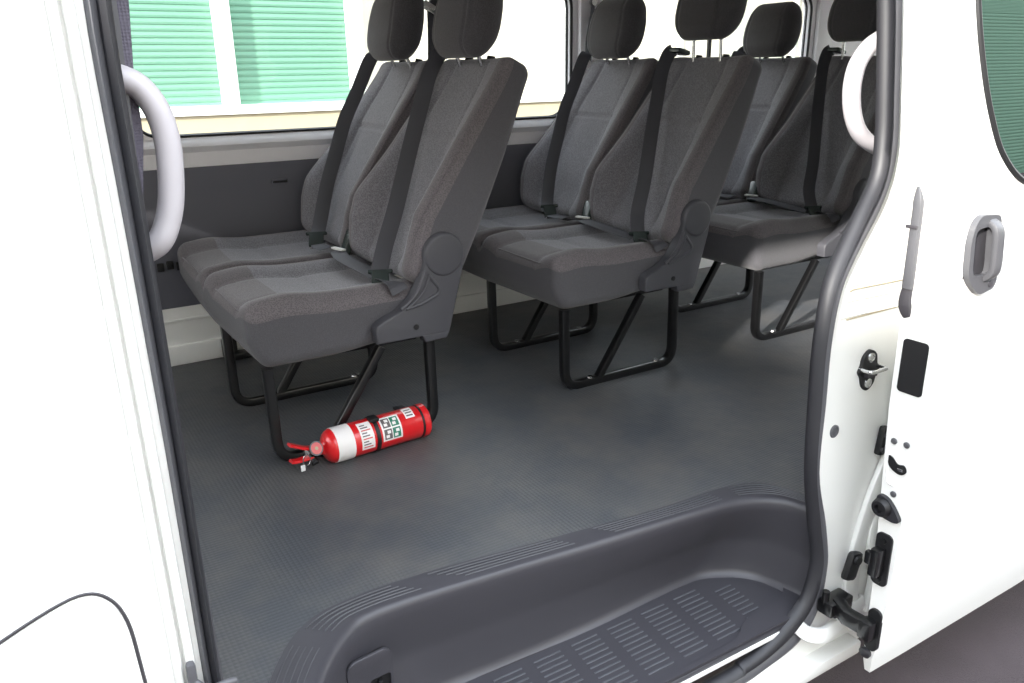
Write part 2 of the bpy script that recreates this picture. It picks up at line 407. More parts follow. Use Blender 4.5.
li_ = [(-.1, 1.205), (-.26, 1.195), (-.305, 1.14), (-.321, 1.03), (-.324, .8), (-.327, .5), (-.332, .15), (-.332, -.18), (-.30, -.255), (-.22, -.281)]
OUT = smooth_path([(a, 0, b) for a, b in so+lo_], 5, True); INN = smooth_path([(a, 0, b) for a, b in si+li_], 5, True)
cuts = [-.3+.1*i for i in range(16)]
MID = [(p.x+(q.x-p.x)*.15, p.z+(q.z-p.z)*.15) for p, q in zip(OUT, INN)]
bm = plate([(-.41, -.395), (1.30, -.395), (1.30, 1.30), (-.41, 1.30)], [MID], -.002, .024, yfn=lambda x, z: sy(z), cuts=cuts)
wl = obj('wall_left', bm, M['white'], angle=50); tag(wl, kind='structure')
# outer skin ahead of the opening: swage crease
def skin(x, z): return sy(max(z, .0))-.042-.006*sstep(z, .475, .44)-.012*sstep(z, .46, .1)
bm = plate([(-2.2, -.42), (-.401, -.42), (-.401, 1.30), (-2.2, 1.30)], [], 0, .035, yfn=skin, cuts=[-.3+.04*i for i in range(40)])
o = obj('front_outer_panel', bm, M['white'], wl, angle=60)
# narrow stepped flange between the outer panel and the seal
bm = bmesh.new()
for dx, dy in ((-.397, -.026), (-.384, -.012), (-.366, -.006)):
    tube(bm, [(dx-.0, sy(z)+dy, z) for z in [-.36+.06*i for i in range(28)]], .007, 8)
obj('door_flange', bm, M['white'], wl)
# fuel flap
fo = smooth_path([(-.75, 0, .20), (-.70, 0, .28), (-.60, 0, .325), (-.53, 0, .355), (-.475, 0, .370), (-.446, 0, .357), (-.430, 0, .32), (-.425, 0, .25), (-.420, 0, .12), (-.42, 0, .0), (-.46, 0, -.06), (-.6, 0, -.06), (-.74, 0, -.04), (-.77, 0, .08)], 5, True)
cen = Vector((-.6, 0, .15))
bm = bmesh.new(); tube(bm, [(p.x, skin(p.x, p.z)-.0002, p.z) for p in fo], .0022, 6, True); ff = obj('fuel_flap_gap', bm, M['greyd'], wl)
inn = [cen+(p-cen)*.985 for p in fo]
bm = plate([(p.x, p.z) for p in inn], [], -.0022, .004, yfn=skin, cuts=[-.3+.04*i for i in range(40)])
obj('fuel_flap', bm, M['white'], wl, angle=60)
# rear quarter outer skin behind the open door
bm = plate([(1.30, -.42), (4.0, -.42), (4.0, 1.30), (1.30, 1.30)], [rrect(1.5, .74, 3.7, 1.2, .08)], 0, .06, yfn=lambda x, z: sy(max(z, 0))-.04, cuts=cuts)
obj('rear_outer_panel', bm, M['white'], wl, angle=60)
bm = plate(rrect(1.5, .74, 3.7, 1.2, .08), [], 0, .004, yfn=lambda x, z: sy(max(z, 0))-.02, cuts=cuts)
tag(obj('window_3', bm, M['glass']), kind='structure')
# jamb pressings: shelf recess, vertical crease, lower scallop
bm = bmesh.new()
for zz, a, b in ((.512, .985, 1.16), (.480, .985, 1.16), (.447, .97, 1.16)):
    tube(bm, smooth_path([(a, sy(zz)-.001, zz-.004), (a+.012, sy(zz)-.003, zz), (b, sy(zz)-.003, zz-.004)], 4), .0028, 6)
obj('jamb_pressing', bm, M['white'], wl)
bm = bmesh.new()
sweep(bm, smooth_path([(1.17, -.912, .30), (1.16, -.915, .12), (1.10, -.922, -.0), (1.06, -.926, -.12), (1.05, -.93, -.24), (1.09, -.93, -.33)], 6), rsec(.05, .014, .005), side=(1, 0, 0))
sweep(bm, smooth_path([(1.13, -.918, -.02), (1.10, -.93, -.10), (1.13, -.935, -.2), (1.12, -.935, -.3)], 6), rsec(.03, .02, .006), side=(1, 0, 0))
obj('jamb_pressing', bm, M['white'], wl)
# sill lip: pale strip between tread and seal, and the lower white sill
bm = bmesh.new(); box(bm, (.30, -.924, -.246), (1.16, .006, .012), .002); obj('sill_lip', bm, M['white'], wl)
bm = bmesh.new(); box(bm, (.35, -.935, -.375), (1.46, .05, .035), .008); obj('sill_outer', bm, M['white'], wl)

bm = bmesh.new()
tube(bm, [(.985, sy(.447)-.0045, .441), (1.17, sy(.447)-.0045, .441)], .0014, 6); tube(bm, [(.99, sy(.50)-.0045, .500), (1.0, sy(.5)-.0045, .503), (1.17, sy(.50)-.0045, .499)], .0012, 6)
obj('jamb_seam', bm, M['cream2'], wl)
# door seal all round the opening: flange strip with two bulbs
seal = bmesh.new(); n = len(OUT); prof = [(0, .002), (0, -.010), (.18, -.016), (.36, -.012), (.44, -.007), (.52, -.012), (.72, -.022), (.92, -.016), (1.0, -.004), (1.0, .006), (.14, .026)]
rings = []
for a, b in zip(OUT, INN):
    rings.append([seal.verts.new((a.x+(b.x-a.x)*t, sy(a.z+(b.z-a.z)*t)+d, a.z+(b.z-a.z)*t)) for t, d in prof])
for i in range(n):
    for j in range(len(prof)-1):
        f = seal.faces.new((rings[i][j], rings[(i+1) % n][j], rings[(i+1) % n][j+1], rings[i][j+1])); f.material_index = 1 if j in (1, 2, 3) else 0
o = obj('door_seal', seal, [M['seal'], M['seal2']], angle=70)
tag(o, 'dark grey rubber seal running all round the sliding door opening', 'rubber seal')
# front pillar trim
pt = thing('pillar_trim', 'dark grey pillar trim with dimpled cloth edge, beside the left grab handle', 'trim', (-.35, -.78, 0))
bm = plate([(-.42, -.0), (-.325, -.0), (-.325, .5), (-.322, .8), (-.313, 1.0), (-.305, 1.3), (-.42, 1.3)], [], .026, .08, yfn=lambda x, z: sy(z), cuts=cuts)
o = obj('trim_panel', bm, M['seal2'], angle=50); o.parent = pt; o.matrix_parent_inverse = Matrix.Translation(-Vector(pt.location))
bm = plate([(-.335, .72), (-.324, .74), (-.318, .81), (-.306, .88), (-.305, .95), (-.297, 1.03), (-.288, 1.3), (-.33, 1.3)], [], .04, .072, yfn=lambda x, z: sy(z), cuts=cuts)
o = obj('dimpled_pad', bm, M['mesh'], angle=50); o.parent = pt; o.matrix_parent_inverse = Matrix.Translation(-Vector(pt.location))

# ------------------------------------------------------------------ grab handles
def grab(P, r, name, label, loc, ends):
    t = thing(name, label, 'handle', loc)
    bm = bmesh.new(); sweep(bm, smooth_path(P, 8), circ(r, 16, r*.85)); o = obj('grip', bm, M['handle'], t); o.matrix_parent_inverse = Matrix.Translation(-Vector(loc))
    for e in ends:
        bm = bmesh.new(); box(bm, e, (.03, .05, .06), .01); o = obj('mount', bm, M['handle'], t); o.matrix_parent_inverse = Matrix.Translation(-Vector(loc))
grab([(-.345, -.775, .955), (-.322, -.79, .947), (-.302, -.79, .935), (-.286, -.79, .907), (-.280, -.79, .867), (-.284, -.79, .812), (-.293, -.79, .775), (-.309, -.79, .747), (-.335, -.775, .732)], .0185, 'grab_handle', 'pale grey curved grab handle on the left edge of the doorway', (-.35, -.83, .84), [(-.335, -.77, .955), (-.338, -.77, .73)])
grab([(1.25, -.72, 1.004), (1.21, -.73, 1.004), (1.175, -.74, .998), (1.142, -.74, .980), (1.112, -.74, .945), (1.104, -.74, .896), (1.118, -.74, .844), (1.15, -.74, .803), (1.20, -.74, .776), (1.28, -.72, .757)], .0195, 'grab_handle', 'white curved grab handle on the right edge of the doorway', (1.2, -.74, .88), [(1.25, -.72, 1.004), (1.29, -.72, .755)])

# ------------------------------------------------------------------ seats
TH = math.atan(.5)
def B2(y, t, n_):   # backrest frame: y across, t up along the back, n_ forward of the centre plane
    return Vector((.405+math.sin(TH)*t-math.cos(TH)*n_, y, .43+math.cos(TH)*t+math.sin(TH)*n_))
BT = [0, .02, .105, .17, .295, .435, .617]; BN = [.012, .022, .060, .068, .046, .020, .006]
def make_seat(raise_):
    root = thing('double_seat', 'x', 'seat', group='double passenger seats')
    # cushion
    hx, hy, hz = .24, .445, .078
    def fn(x, y, z):
        X, Y, Z = x+.205, y+.445, z+.336
        top = sstep(z, -.02, .07)
        s = min(Y/.44, 1.999); u = abs((s % 1)-.5)*2            # 0 at seat middle, 1 at its edges
        Z += top*(.020*sstep(u, .45, .8)*(1-.6*sstep(u, .85, 1))-.010+.012*G(x, -.14, .07))
        Z -= top*.018*G(Y, .44, .012)
        Z -= top*.005*(G(u, .50, .035))
        Z -= top*.004*G(x, -.02, .012)*(1-sstep(u, .5, .6))
        Z += (1-top)*.02*sstep(x, -.05, .2)
        X -= .012*(1-abs(Y-.445)/.445)*(1-sstep(x, -.2, 0)) if x < 0 else 0
        X += .02*sstep(-z, 0, .07)*sstep(-x, .1, .24)
        Z += .010*sstep(Y, .6, .9)
        return (X, Y, Z)
    def mf(c, k, s):
        if c.z > .043:
            Y = c.y+.445; s2 = min(Y/.44, 1.999); u = abs((s2 % 1)-.5)*2
            if c.x < -.13 or c.z < .07 or u > .80: return 1
            return 0
        return 2
    bm = rounded((hx, hy, hz), .034, (26, 64, 5), 5, fn, mf)
    obj('seat_cushion', bm, [M['cloth'], M['cloth2'], M['side']], root, angle=80)
    bm = bmesh.new()
    loop = []
    for (x, y) in rrect(-.236, -.441, .20, .441, .034, 5):
        loop.append(Vector(fn(x, y, .047)))
    tube(bm, loop, .0026, 6, True); obj('piping', bm, M['cloth2'], root)
    # under-seat pan
    bm = bmesh.new(); box(bm, (.22, .44, .262), (.40, .80, .02), .006); obj('seat_pan', bm, M['blackm'], root)
    for k, yc in enumerate((.186, .640)):
        H = .322; 
        def fb(y, t, n_, yc=yc):
            tt = (t+H)                                  # 0..0.61
            wf_ = interp(tt, [0, .06, .20, .38, .55, .61], [.93, .99, 1.0, .95, .89, .86])
            Y = y*wf_; fr = sstep(n_, -.02, .04)
            if y > 0: wf_ *= interp(tt, [0, .1, .2, .35, .61], [1.02, 1.06, 1.055, 1.0, 1.0])
            Y = y*wf_; edge = sstep(abs(y), .085, .185)
            nn = n_+fr*(edge*interp(tt, BT, BN)+.010*G(tt, .16, .10)*(1-edge)+(.014*edge*G(tt, .15, .12) if y > 0 else 0))
            nn -= fr*(.006*G(abs(y), .105+.012*math.sin(tt*5), .006)+.008*G(tt, .40, .005)*(1-edge))
            nn -= .020*sstep(tt, .40, .61)*(1.4*sstep(n_, -.045, .045)-.4)
            nn += .02*sstep(.12-tt, 0, .12)*sstep(n_, -.03, .03)
            p = B2(yc+Y, tt-.01, nn-.058)
            return (p.x, p.y, p.z)
        def mb(c, ax, s):
            if c.z > .026:
                if abs(c.x) > .178: return 1
                if abs(c.x) > .112 and c.y < 0.15: return 0
                return 0
            return 2
        # rounded() axes: x->across, y->t, z->n
        bm = rounded((.219, H, .058), .032, (44, 60, 6), 6, fb, mb)
        o = obj('backrest', bm, [M['cloth'], M['cloth2'], M['side']], root, angle=80)
        for s in (-1, 1):
            pth = [Vector(fb(s*.211, t, .050)) for t in [-H+.05+i*(2*H-.11)/24 for i in range(25)]]
            bm = bmesh.new(); tube(bm, pth, .0022, 6); obj('seam_piping', bm, M['cloth2'], o)
        # headrest
        up_ = raise_[k]
        def fh(y, t, n_, yc=yc, up_=up_):
            w2_ = 1-.16*sstep(t, .0, .11)-.16*sstep(-t, .02, .11)
            nn = n_*(1-.12*sstep(t, 0, .11)-.10*sstep(-t, .03, .1))+.008*math.cos(y*11)
            nn -= .004*G(abs(y), .088, .004)
            z_ = 1.088+up_+t
            return ((.690 if yc < .3 else .680)+up_*.3+.20*t-nn, yc+y*w2_, z_)
        bm = rounded((.134, .108, .054), .052, (26, 14, 4), 8, fh)
        hr = obj('headrest', bm, M['head'], root, angle=80)
        for s in (-1, 1):
            bm = bmesh.new(); a = Vector((.700, yc+s*.062, .945)); b = Vector((.680+up_*.3, yc+s*.062, .995+up_)); cyl(bm, a, b, .0055, n=10)
            obj('headrest_post', bm, M['chrome'], hr)
            bm = bmesh.new(); a = B2(yc+s*.062, .615, -.045); b = B2(yc+s*.062, .638, -.038); cyl(bm, a, b, .014, .011, n=12)
            obj('post_guide', bm, M['black'], root)
    # recliner side cover (near side)
    ol = smooth_path([(.27, 0, .288), (.268, 0, .325), (.285, 0, .342), (.345, 0, .368), (.385, 0, .41), (.408, 0, .455)], 5)
    ol = [(p.x, p.z) for p in ol]
    ccx, ccz, cr_ = .470, .497, .058
    for k in range(15):
        a = math.radians(195-k*15.5); ol.append((ccx+cr_*math.cos(a), ccz+cr_*math.sin(a)))
    ol += [(.524, .455), (.498, .36), (.478, .288), (.468, .270), (.405, .268), (.396, .288)]
    bm = plate(ol, [], -.030, .004)
    bmesh.ops.dissolve_limit(bm, angle_limit=math.radians(.5), verts=bm.verts[:], edges=bm.edges[:])
    bmesh.ops.bevel(bm, geom=[e for e in bm.edges if abs(e.verts[0].co.y+.03) < 1e-4 and abs(e.verts[1].co.y+.03) < 1e-4 and len({round(f.normal.y, 2) for f in e.link_faces}) > 1], offset=.005, segments=3, profile=.5, affect='EDGES')
    sc_ = obj('recliner_cover', bm, M['cover'], root, angle=35)
    bm = bmesh.new(); lathe(bm, (ccx, -.029, ccz), (0, -1, 0), [(0, .0565), (.002, .0560), (.005, .053), (.006, .048), (.006, 0)], 32)
    obj('pivot_cap', bm, M['cover'], sc_)
    bm = bmesh.new()
    tube(bm, smooth_path([(.412, -.030, .462), (.404, -.031, .440), (.390, -.031, .412), (.366, -.031, .388), (.340, -.031, .371)], 6), .005, 8)
    tube(bm, smooth_path([(.424, -.030, .452), (.414, -.031, .425), (.400, -.031, .402), (.378, -.031, .384), (.353, -.031, .369)], 6), .004, 8)
    tube(bm, fillet([(.353, -.031, .369), (.392, -.031, .375), (.448, -.031, .397), (.450, -.031, .412), (.422, -.030, .448)], .012, 5), .005, 8)
    obj('cover_ridge', bm, M['cover'], sc_)
    bm = bmesh.new(); cyl(bm, (.379, -.0295, .316), (.379, -.032, .316), .0075, n=14); obj('screw_recess', bm, M['black'], sc_)
    sc_.location.y = -.017
    # U frames
    for yy in (0.012, .445):
        bm = bmesh.new()
        P = fillet([(0.0, yy, .262), (.004, yy, .011), (.444, yy, .011), (.440, yy, .268)], .055, 7)
        sweep(bm, P, rsec(.027, .026, .005), side=(0, 1, 0))
        fr = obj('leg_frame', bm, M['blackm'], root)
        bm = bmesh.new(); sweep(bm, [(.30, yy, .262), (.135, yy, .018)], rsec(.025, .022, .004), side=(0, 1, 0)); obj('brace', bm, M['blackm'], fr)
        for bx in (.10, .375):
            bm = bmesh.new(); cyl(bm, (bx, yy, .022), (bx, yy, .028), .008, n=6); cyl(bm, (bx, yy, .0215), (bx, yy, .024), .011, n=16); obj('floor_bolt', bm, M['chrome'], fr)
    # belts
    def belt(P, w_, side, name='seat_belt'):
        bm = bmesh.new(); ribbon(bm, smooth_path(P, 8), w_, side); return obj(name, bm, M['belt'], root)
    # near seat shoulder belt
    def fp(y, tt, k, off=.004):    # point on the front of a backrest
        yc = (.186, .640)[k]
        e = sstep(abs(y-yc), .085, .185)
        nn = e*interp(tt, BT, BN)+.010*G(tt, .16, .10)*(1-e)-.020*sstep(tt, .40, .61)
        return B2(y, tt-.01, nn+off)
    vs_ = (.9, -.42, 0)
    belt([(.700, .350, 1.002), (.680, .352, .990), (.635, .331, .937), (.585, .294, .850), (.535, .255, .764), (.485, .214, .675), (.435, .174, .586), (.385, .141, .50), (.345, .092, .448), (.338, .085, .432)], .046, vs_)
    belt([(.715, .80, 1.012), (.690, .812, 1.005), (.655, .808, .988), (.595, .786, .895), (.53, .761, .798), (.48, .734, .698), (.43, .705, .598), (.38, .659, .488), (.35, .615, .450), (.342, .605, .442)], .046, vs_)
    for (x, y, z) in ((.712, .335, .998), (.722, .79, 1.004)):
        bm = bmesh.new(); box(bm, (x, y, z), (.055, .058, .016), .005, Matrix.Rotation(.25, 3, 'Y')); obj('belt_guide', bm, M['buckle'], root)
    belt([(.345, .11, .425), (.325, .20, .438), (.315, .28, .447), (.325, .345, .448), (.335, .38, .446)], .044, (1, 0, 0.1), 'lap_belt')
    belt([(.35, .60, .440), (.33, .545, .437), (.325, .50, .440), (.33, .47, .440)], .044, (1, 0, 0.1), 'lap_belt')
    for c_, d_ in (((.333, .062, .428), (.40, .52, .52)), ((.336, .578, .447), (.30, .50, .55))):
        X_ = Vector((.9, -.42, 0)).normalized(); Y_ = Vector(d_); Y_ = (Y_-X_*Y_.dot(X_)).normalized(); Z_ = X_.cross(Y_)
        if Z_.y > 0: Z_ = -Z_; X_ = -X_
        R_ = Matrix((X_, Y_, Z_)).transposed(); c_ = Vector(c_)
        bm = bmesh.new(); box(bm, c_, (.046, .046, .014), .005, R_); box(bm, c_+Y_*.026, (.066, .010, .010), .004, R_)
        b_ = obj('tongue', bm, M['buckle'], root)
        bm = bmesh.new(); box(bm, c_-Y_*.026, (.036, .010, .003), .001, R_); obj('tongue_plate', bm, M['chrome'], b_)
    belt([(.328, .052, .428), (.338, .028, .430), (.348, -.002, .424), (.354, -.018, .408)], .046, (.9, -.42, -.2), 'belt_stub')
    # buckle stalk standing between the two seats, with white tag
    for (x, y, z) in ((.375, .40, .465),):
        bm = bmesh.new(); R_ = Matrix.Rotation(.5, 3, 'Y') @ Matrix.Rotation(-.25, 3, 'X'); box(bm, (x, y, z), (.020, .040, .085), .006, R_); obj('buckle', bm, M['buckle'], root)
    bm = bmesh.new(); box(bm, (.335, .375, .455), (.016, .055, .006), .002, Matrix.Rotation(.25, 3, 'Z')); obj('belt_tag', bm, M['tag'], root)
    return root
def copy_tree(o, parent=None):
    c = o.copy(); COL.objects.link(c)
    if parent: c.parent = parent
    for ch in list(o.children): copy_tree(ch, c)
    return c
seat1 = make_seat((0, 0))
seat1['label'] = 'nearest dark grey double seat, with the red fire extinguisher lying against its leg'
root = seat1
bm = bmesh.new(); box(bm, (.10, .925, .035), (.05, .03, .07), .008); box(bm, (.12, .90, .012), (.09, .05, .02), .004); obj('wall_mount', bm, M['black'], root)
seat2p = make_seat((.050, 0)); seat2p.location = (.892, 0, 0)
seat2p['label'] = 'middle dark grey double seat, between the front seat pair and the rearmost one'
seat3 = copy_tree(seat2p); seat3.location = (1.731, 0, 0)
hr3 = min([c for c in seat3.children if c.name.startswith('headrest')], key=lambda c: sum(v.co.y for v in c.data.vertices)/len(c.data.vertices))
hr3.location.y = .045
seat3['label'] = 'rearmost dark grey double seat, partly behind the right white grab handle'

# pillar belt for the first row, hanging from a chrome anchor
bt = thing('pillar_belt', 'black seat belt hanging from a chrome anchor between the front headrests', 'seat belt', (.93, .93, 1.15))
def PB(o): o.parent = bt; o.matrix_parent_inverse = Matrix.Translation(-Vector(bt.location)); return o
bm = bmesh.new(); ribbon(bm, smooth_path([(.955, .925, 1.155), (.95, .92, 1.05), (.94, .915, .9), (.93, .91, .62)], 6), .047, (1, 0, 0)); PB(obj('webbing', bm, M['belt']))
bm = bmesh.new(); ribbon(bm, smooth_path([(.955, .922, 1.15), (.99, .93, 1.22), (1.01, .94, 1.30)], 6), .047, (1, 0, 0)); PB(obj('webbing', bm, M['belt']))
bm = bmesh.new(); box(bm, (.945, .92, 1.160), (.07, .012, .03), .004, Matrix.Rotation(.5, 3, 'Y')); cyl(bm, (.975, .93, 1.145), (.975, .905, 1.145), .013, n=16); cyl(bm, (.915, .93, 1.175), (.915, .908, 1.175), .009, n=16); PB(obj('anchor', bm, M['chrome']))
bt2 = thing('pillar_belt', 'black seat belt running down from the wall pillar behind the middle far headrest', 'seat belt', (1.68, .93, 1.2))
bm = bmesh.new(); ribbon(bm, smooth_path([(1.68, .935, 1.30), (1.68, .93, 1.18), (1.63, .89, 1.06), (1.585, .83, .985)], 6), .047, (.8, .5, 0)); o = obj('webbing', bm, M['belt'], bt2); o.matrix_parent_inverse = Matrix.Translation(-Vector(bt2.location))
bm = bmesh.new(); cyl(bm, (1.68, .945, 1.2), (1.68, .92, 1.2), .014, n=16); o = obj('anchor', bm, M['chrome'], bt2); o.matrix_parent_inverse = Matrix.Translation(-Vector(bt2.location))

# ------------------------------------------------------------------ fire extinguisher
ex = thing('fire_extinguisher', 'small red fire extinguisher lying on the floor against the front seat leg', 'fire extinguisher', (.112, -.052, .0455))
ex.rotation_euler = (0, 0, .065); ex.scale = (.95, 1.03, 1.03)
R = .0435
bm = bmesh.new(); lathe(bm, (0, 0, 0), (1, 0, 0), [(-.026, .013), (-.018, .015), (-.014, .018), (-.010, .027), (-.004, .0355), (.003, .0405), (.012, R), (.268, R), (.272, R-.003), (.274, R-.006)], 40)
obj('cylinder_body', bm, M['red'], ex)
bm = bmesh.new(); lathe(bm, (.273, 0, 0), (1, 0, 0), [(0, R-.006), (.004, R+.001), (.020, R+.001), (.024, R-.003), (.024, R-.008), (.012, R-.010), (.011, 0)], 40); obj('foot_ring', bm, M['red'], ex)
bm = bmesh.new(); lathe(bm, (.268, 0, 0), (1, 0, 0), [(0, R-.002), (.002, R+.0008), (.007, R+.0008), (.008, R-.002)], 40); obj('foot_gap', bm, M['black'], ex)
def patch(a0, a1, x0, x1, dr, name, m, par=ex, n=48):
    bm = bmesh.new(); g = []
    for i in range(n+1):
        a = math.radians(a0+(a1-a0)*i/n); g.append([bm.verts.new((x, -math.cos(a)*(R+d), math.sin(a)*(R+d))) for x, d in ((x0, 0), (x0, dr), (x1, dr), (x1, 0))])
    for i in range(n):
        for j in range(3): bm.faces.new((g[i][j], g[i+1][j], g[i+1][j+1], g[i][j+1]))
    for e in (g[0], g[-1]): bm.faces.new(e)
    return obj(name, bm, m, par)
patch(-80, 200, .013, .062, .001, 'white_band', M['label'])
lb = patch(-22, 78, .080, .118, .0006, 'instruction_label', M['label'])
for k in range(9): patch(-14+k*9.5, -10+k*9.5, .085, .112-.006*(k % 3), .0010, 'text_line', M['pink'] if k % 3 == 0 else M['ink'], lb, 4)
pl_ = patch(-12, 74, .143, .202, .0006, 'class_label', M['label'])
for i in range(2):
    for j in range(2):
        a0 = -6+j*39; x0 = .148+i*.026
        q = patch(a0, a0+34, x0, x0+.023, .0010, 'pictogram', M['green'] if i else M['ink'], pl_, 6)
        patch(a0+5, a0+15, x0+.004, x0+.014, .0014, 'glyph', M['label'], pl_, 4); patch(a0+19, a0+29, x0+.009, x0+.019, .0014, 'glyph', M['label'], pl_, 4)
sm = patch(45, 95, .222, .250, .0006, 'small_label', M['label']); 
for k in range(3): patch(52+k*12, 57+k*12, .226, .246, .0010, 'text_line', M['ink'], sm, 4)
sb = patch(-175, 185, .1255, .1365, .0025, 'strap', M['black'], n=40)
bm = bmesh.new(); box(bm, (.131, -.012, R+.004), (.024, .030, .010), .003); obj('strap_clip', bm, M['black'], sb)
bm = bmesh.new(); box(bm, (.131, R+.004, .0), (.22, .006, .035), .003); box(bm, (.24, R*.8, R*.75), (.03, .03, .006), .002); obj('bracket', bm, M['black'], ex)
# valve head
bm = bmesh.new(); lathe(bm, (-.048, 0, 0), (1, 0, 0), [(0, .009), (.004, .013), (.016, .013), (.020, .010)], 20); box(bm, (-.055, 0, 0), (.022, .018, .024), .004); vh = obj('valve', bm, M['chrome'], ex)
bm = bmesh.new(); lathe(bm, (-.040, -.012, .010), (.0, -1, .55), [(0, .016), (.010, .018), (.013, .018), (.013, .015)], 24); obj('gauge_case', bm, M['grey'], vh)
bm = bmesh.new(); d_ = Vector((0, -1, .55)).normalized(); p_ = Vector((-.040, -.012, .010))+d_*.0128; cyl(bm, p_, p_+d_*.001, .0145, n=24); gg = obj('gauge_face', bm, M['pink'], vh)
bm = bmesh.new(); cyl(bm, p_+d_*.001, p_+d_*.0016, .0045, n=20); obj('gauge_dial', bm, M['cream2'], vh)
for s, nm in ((1, 'upper_lever'), (-1, 'lower_lever')):
    bm = bmesh.new(); P = [(-.045, s*.006-.006, .016*s*.6), (-.065, -.008, .014*s+.004), (-.092, -.012, .020*s+.012), (-.108, -.014, .022*s+.018)]
    sweep(bm, smooth_path(P, 5), rsec(.020, .007, .002), side=(0, 1, 0)); obj(nm, bm, M['red'], vh)
bm = bmesh.new(); tube(bm, [Vector((-.070, -.022, -.006))+Vector((math.cos(a)*.010, -.004, math.sin(a)*.014)) for a in [2*math.pi*i/18 for i in range(18)]], .0013, 6, True); obj('pin_ring', bm, M['chrome'], vh)
bm = bmesh.new(); box(bm, (-.082, -.026, -.024), (.012, .004, .016), .002); obj('seal_tag', bm, M['tag'], vh)
bm = bmesh.new(); lathe(bm, (-.052, 0, .0), (.15, -.7, -.6), [(0, .007), (.02, .007), (.03, .010), (.034, .010), (.034, .006)], 16); obj('nozzle', bm, M['black'], vh)

# ------------------------------------------------------------------ sliding door (open, slid back along the body)
door = thing('sliding_door', 'white sliding side door standing open at the right of the doorway', 'van door', (1.5, -1.03, -.34))
def D(o): o.parent = door; o.matrix_parent_inverse = Matrix.Translation(-Vector(door.location)); return o
XE = .960
dl = [(XE, -.29), (XE, 1.30), (3.0, 1.30), (3.0, -.30), (2.4, -.33), (1.55, -.338), (1.1, -.335), (.972, -.332)]
win = [(p.x, p.z) for p in smooth_path([(1.005, 0, 1.20), (1.012, 0, 1.05), (1.030, 0, .95), (1.060, 0, .86), (1.105, 0, .785), (1.187, 0, .733), (1.35, 0, .712), (2.0, 0, .70), (2.7, 0, .70), (2.83, 0, .75), (2.86, 0, .9), (2.86, 0, 1.18), (2.7, 0, 1.25), (1.1, 0, 1.25)], 6, True)]
bm = plate(dl, [win], -.5, .5, cuts=[-.3+.05*i for i in range(33)])
for v in bm.verts:
    v.co.y = dout(v.co.z) if v.co.y < 0 else din(v.co.z)
D(obj('door_shell', bm, M['white'], angle=55))
bm = plate(win, [], .004, .010, yfn=lambda x, z: dout(z), cuts=[.7+.05*i for i in range(12)]); D(obj('door_glass', bm, M['tint'], angle=60))
bm = bmesh.new(); tube(bm, [(a, dout(b)-.001, b) for a, b in win], .006, 8, True); D(obj('glass_rubber', bm, M['black']))
# outer handle
def yo(z): return dout(z)
hb = [(p.x, p.z) for p in fillet([(1.07, 0, .682), (1.104, 0, .679), (1.112, 0, .658), (1.122, 0, .6), (1.128, 0, .549), (1.121, 0, .535), (1.073, 0, .528), (1.041, 0, .553), (1.026, 0, .573), (1.018, 0, .635), (1.024, 0, .668), (1.041, 0, .684), (1.07, 0, .682)], .012, 3)][:-1]
bm = plate(hb, [[(p.x, p.z) for p in smooth_path([(1.031, 0, .652), (1.034, 0, .612), (1.042, 0, .575), (1.07, 0, .567), (1.094, 0, .572), (1.088, 0, .62), (1.080, 0, .655), (1.055, 0, .66)], 4, True)]], -.012, .0, yfn=lambda x, z: yo(z))
hd = D(obj('outer_handle', bm, M['grey'], angle=30))
bm = bmesh.new(); box(bm, (1.062, -1.0795, .613), (.066, .003, .098), .001); o = obj('recess', bm, M['greyd'], hd); 
bm = bmesh.new(); sweep(bm, smooth_path([(1.080, -1.088, .668), (1.078, -1.104, .655), (1.083, -1.106, .615), (1.089, -1.104, .575), (1.092, -1.088, .558)], 6), rsec(.026, .014, .005), side=(1, 0, 0)); obj('grip', bm, M['grey'], hd)
bm = bmesh.new(); cyl(bm, (1.106, -1.091, .546), (1.106, -1.0945, .546), .006, n=16); obj('key_cylinder', bm, M['greyd'], hd)
# inner handle strip seen end on at the leading edge
ih = bmesh.new(); P = [(XE-.003, -1.012, .735), (XE-.004, -1.018, .70), (XE-.006, -1.020, .64), (XE-.006, -1.021, .58), (XE-.004, -1.020, .545)]
sweep(ih, smooth_path(P, 6), rsec(.020, .014, .004), side=(0, 1, 0), scale=lambda t: interp(t, [0, .2, 1], [.2, .9, 1.0])); hi = D(obj('inner_handle', ih, M['grey']))
bm = bmesh.new(); box(bm, (XE-.012, -1.016, .662), (.006, .022, .006), .001); obj('handle_joint', bm, M['greyd'], hi)
bm = bmesh.new(); sweep(bm, smooth_path([(XE-.002, -1.019, .544), (XE-.003, -1.018, .52), (XE-.002, -1.022, .498), (XE-.001, -1.026, .488)], 5), rsec(.026, .010, .004), side=(0, 1, 0), scale=lambda t: interp(t, [0, .5, 1], [.8, 1, .5])); obj('handle_boss', bm, M['greyd'], hi)
# black sticker on the leading edge
def ey(f, z): return din(z)+(dout(z)-din(z))*f
bm = plate(rrect(-1.078, .338, -1.026, .447, .008), [], XE-.0015, XE+.002, 'YZ'); D(obj('edge_sticker', bm, M['black'], smooth=False))
def screw(y, z, r=.0065, m='grey'):
    bm = bmesh.new(); lathe(bm, (XE+.001, y, z), (-1, 0, 0), [(0, r), (.003, r), (.0045, r*.7), (.0045, r*.3), (.003, .0)], 14); return D(obj('edge_screw', bm, M[m]))
screw(-1.037, .231); screw(-1.064, .233); screw(-1.052, .118)
